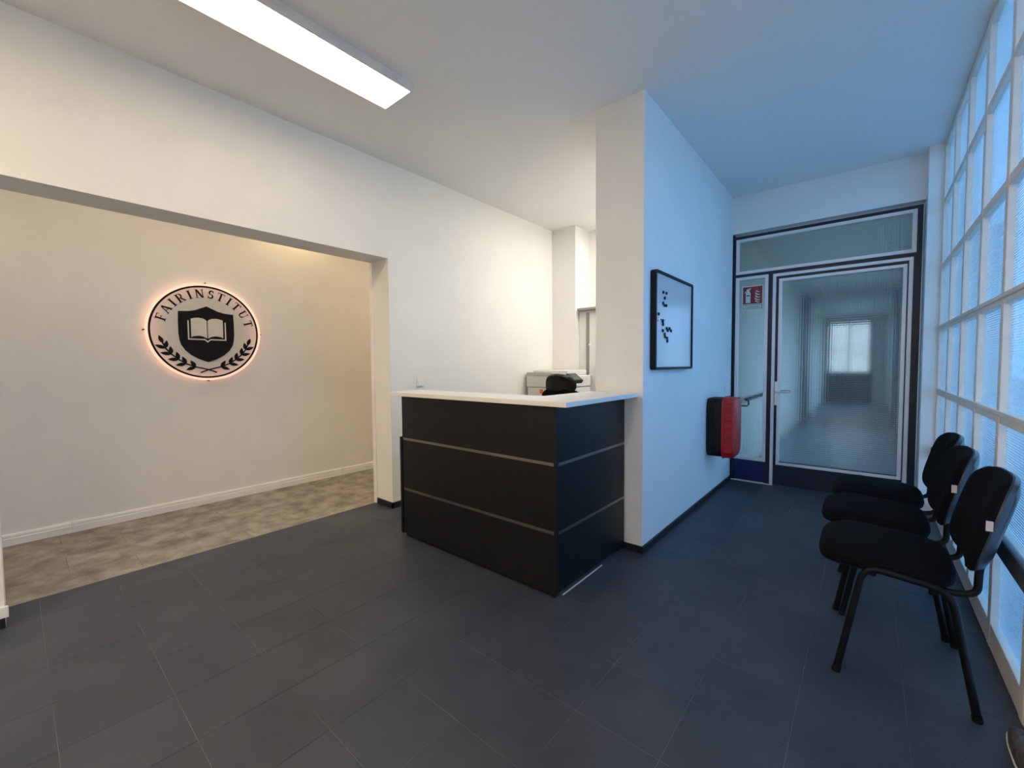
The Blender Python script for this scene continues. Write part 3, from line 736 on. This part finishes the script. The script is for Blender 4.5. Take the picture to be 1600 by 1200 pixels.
# ---------------------------------------------------------------- visitor chairs
def make_chair():
    t = empty('visitor_chair')
    # seat: domed cushion with a waterfall front, tilting backwards
    def seat_fn(u, v, w_):
        x = -.055+u*.212; y = v*.238
        z = .462-.07*(x+.055)+w_*(1-.0*u)
        z -= .030*max(0, -u-.35)**1.5*2.0 + .012*abs(v)**3 - .006*(1-v*v)
        return (x, y, z)
    obj('seat', pad(bmesh.new(), [(0, -.022), (.90, -.022), (.985, -.014), (1.0, .0), (.985, .018), (.93, .031), (.80, .039), (.5, .043), (0, .045)], seat_fn, 56, 4.2), 'fabric', t, True)
    obj('seat_shell', pad(bmesh.new(), [(0, -.034), (.80, -.034), (.93, -.026), (.965, -.018), (0, -.018)], seat_fn, 48, 4.2), 'shell', t, True)
    def back_fn(u, v, w_):
        y = u*.236*(1-.10*max(0, v)**2-.03*max(0, -v)**2); h = v*.180
        z = .664+h*math.cos(.24); x = .243+h*math.sin(.24)-.030*u*u*1.2+w_
        return (x, y, z)
    obj('backrest', pad(bmesh.new(), [(0, -.034), (.5, -.034), (.80, -.030), (.94, -.020), (1.0, -.004), (1.0, .006), (0, .006)], back_fn, 56, 4.6), 'fabric', t, True)
    obj('back_shell', pad(bmesh.new(), [(0, .0055), (.995, .0055), (1.005, .012), (.96, .026), (.75, .036), (0, .040)], back_fn, 56, 4.6), 'shell', t, True)
    obj('tag', B(.203, .220, -.2395, -.2340, .672, .706), 'tag', t)
    for s in (-1, 1):
        side = fillet([(-.190, s*.250, .0), (-.112, s*.238, .455), (.128, s*.238, .430), (.202, s*.250, .0)], .062, 8)
        n = len(side)
        r = .0125
        cutf = next(i for i, p in enumerate(side) if p.z > .39)
        cutr = max(i for i, p in enumerate(side) if p.z > .37)
        lf_ = obj('leg', tube(bmesh.new(), side[:cutf+1], r, 12), 'tube', t, True)
        obj('side_rail', tube(bmesh.new(), side[cutf:cutr+1], r, 12), 'tube', t, True)
        lr_ = obj('leg', tube(bmesh.new(), side[cutr:], r, 12), 'tube', t, True)
        obj('foot_cap', tube(bmesh.new(), [(-.190, s*.250, 0), (-.1865, s*.2495, .02)], .0145, 12), 'black_plastic', lf_, True)
        obj('foot_cap', tube(bmesh.new(), [(.202, s*.250, 0), (.1985, s*.2495, .02)], .0145, 12), 'black_plastic', lr_, True)
        bsup = fillet([(-.02, s*.185, .423), (.145, s*.185, .408), (.198, s*.185, .425), (.200, s*.185, .52), (.214, s*.185, .57)], .05, 6)
        obj('back_support', tube(bmesh.new(), bsup, .0115, 12, sx=1.0), 'tube', t, True)
    for x, z in ((-.085, .428), (.085, .412)):
        obj('stretcher', tube(bmesh.new(), [(x, -.238, z), (x, .238, z)], .010, 10), 'tube', t, True)
    return t
ch = make_chair(); G = 'black visitor chairs in a row along the window wall'
spots = [((.120, 2.366), 'black upholstered visitor chair nearest the camera, white tag on its backrest'),
         ((.095, 2.902), 'middle black visitor chair of the three along the window wall'),
         ((.112, 3.430), 'farthest black visitor chair, nearest to the glazed door')]
for i, ((x, y), lab) in enumerate(spots):
    o = ch if i == 0 else copy_tree(ch)
    o.location = (x, y, 0); tag(o, lab, 'chair', G)

# ---------------------------------------------------------------- shoe at the foot of the window
so = empty('shoe', (.404, 1.985, 0)); tag(so, 'dark leather shoe with white sole edge on the floor by the window', 'shoe')
def shoe_fn(h0, h1):
    def f(u, v, w_):
        y = v*.135; x = u*.0295*(1-.15*v*v*(v > 0)-.1*(v < 0)*v*v)
        top = h1*(1-.45*max(0, v)**1.2)
        return (x, y, h0+w_*top)
    return f
obj('sole', pad(bmesh.new(), [(0, 0), (.96, 0), (1.0, .3), (1.0, .8), (.97, 1), (0, 1)], lambda u, v, w_: (u*.0295, v*.135, w_*.014), 40, 2.6), 'rubber', so, True)
obj('upper', pad(bmesh.new(), [(0, 0), (.95, 0), (.97, .25), (.90, .55), (.72, .85), (.45, 1.0), (0, 1.02)], shoe_fn(.0145, .062), 40, 2.6), 'leather', so, True)
bm = bmesh.new()
for q in range(4): tube(bm, [(-.014, .03-.018*q, .066+.0025*q), (0, .032-.018*q, .071+.0025*q), (.014, .03-.018*q, .066+.0025*q)], .002, 8)
obj('laces', bm, 'black_plastic', so, True)
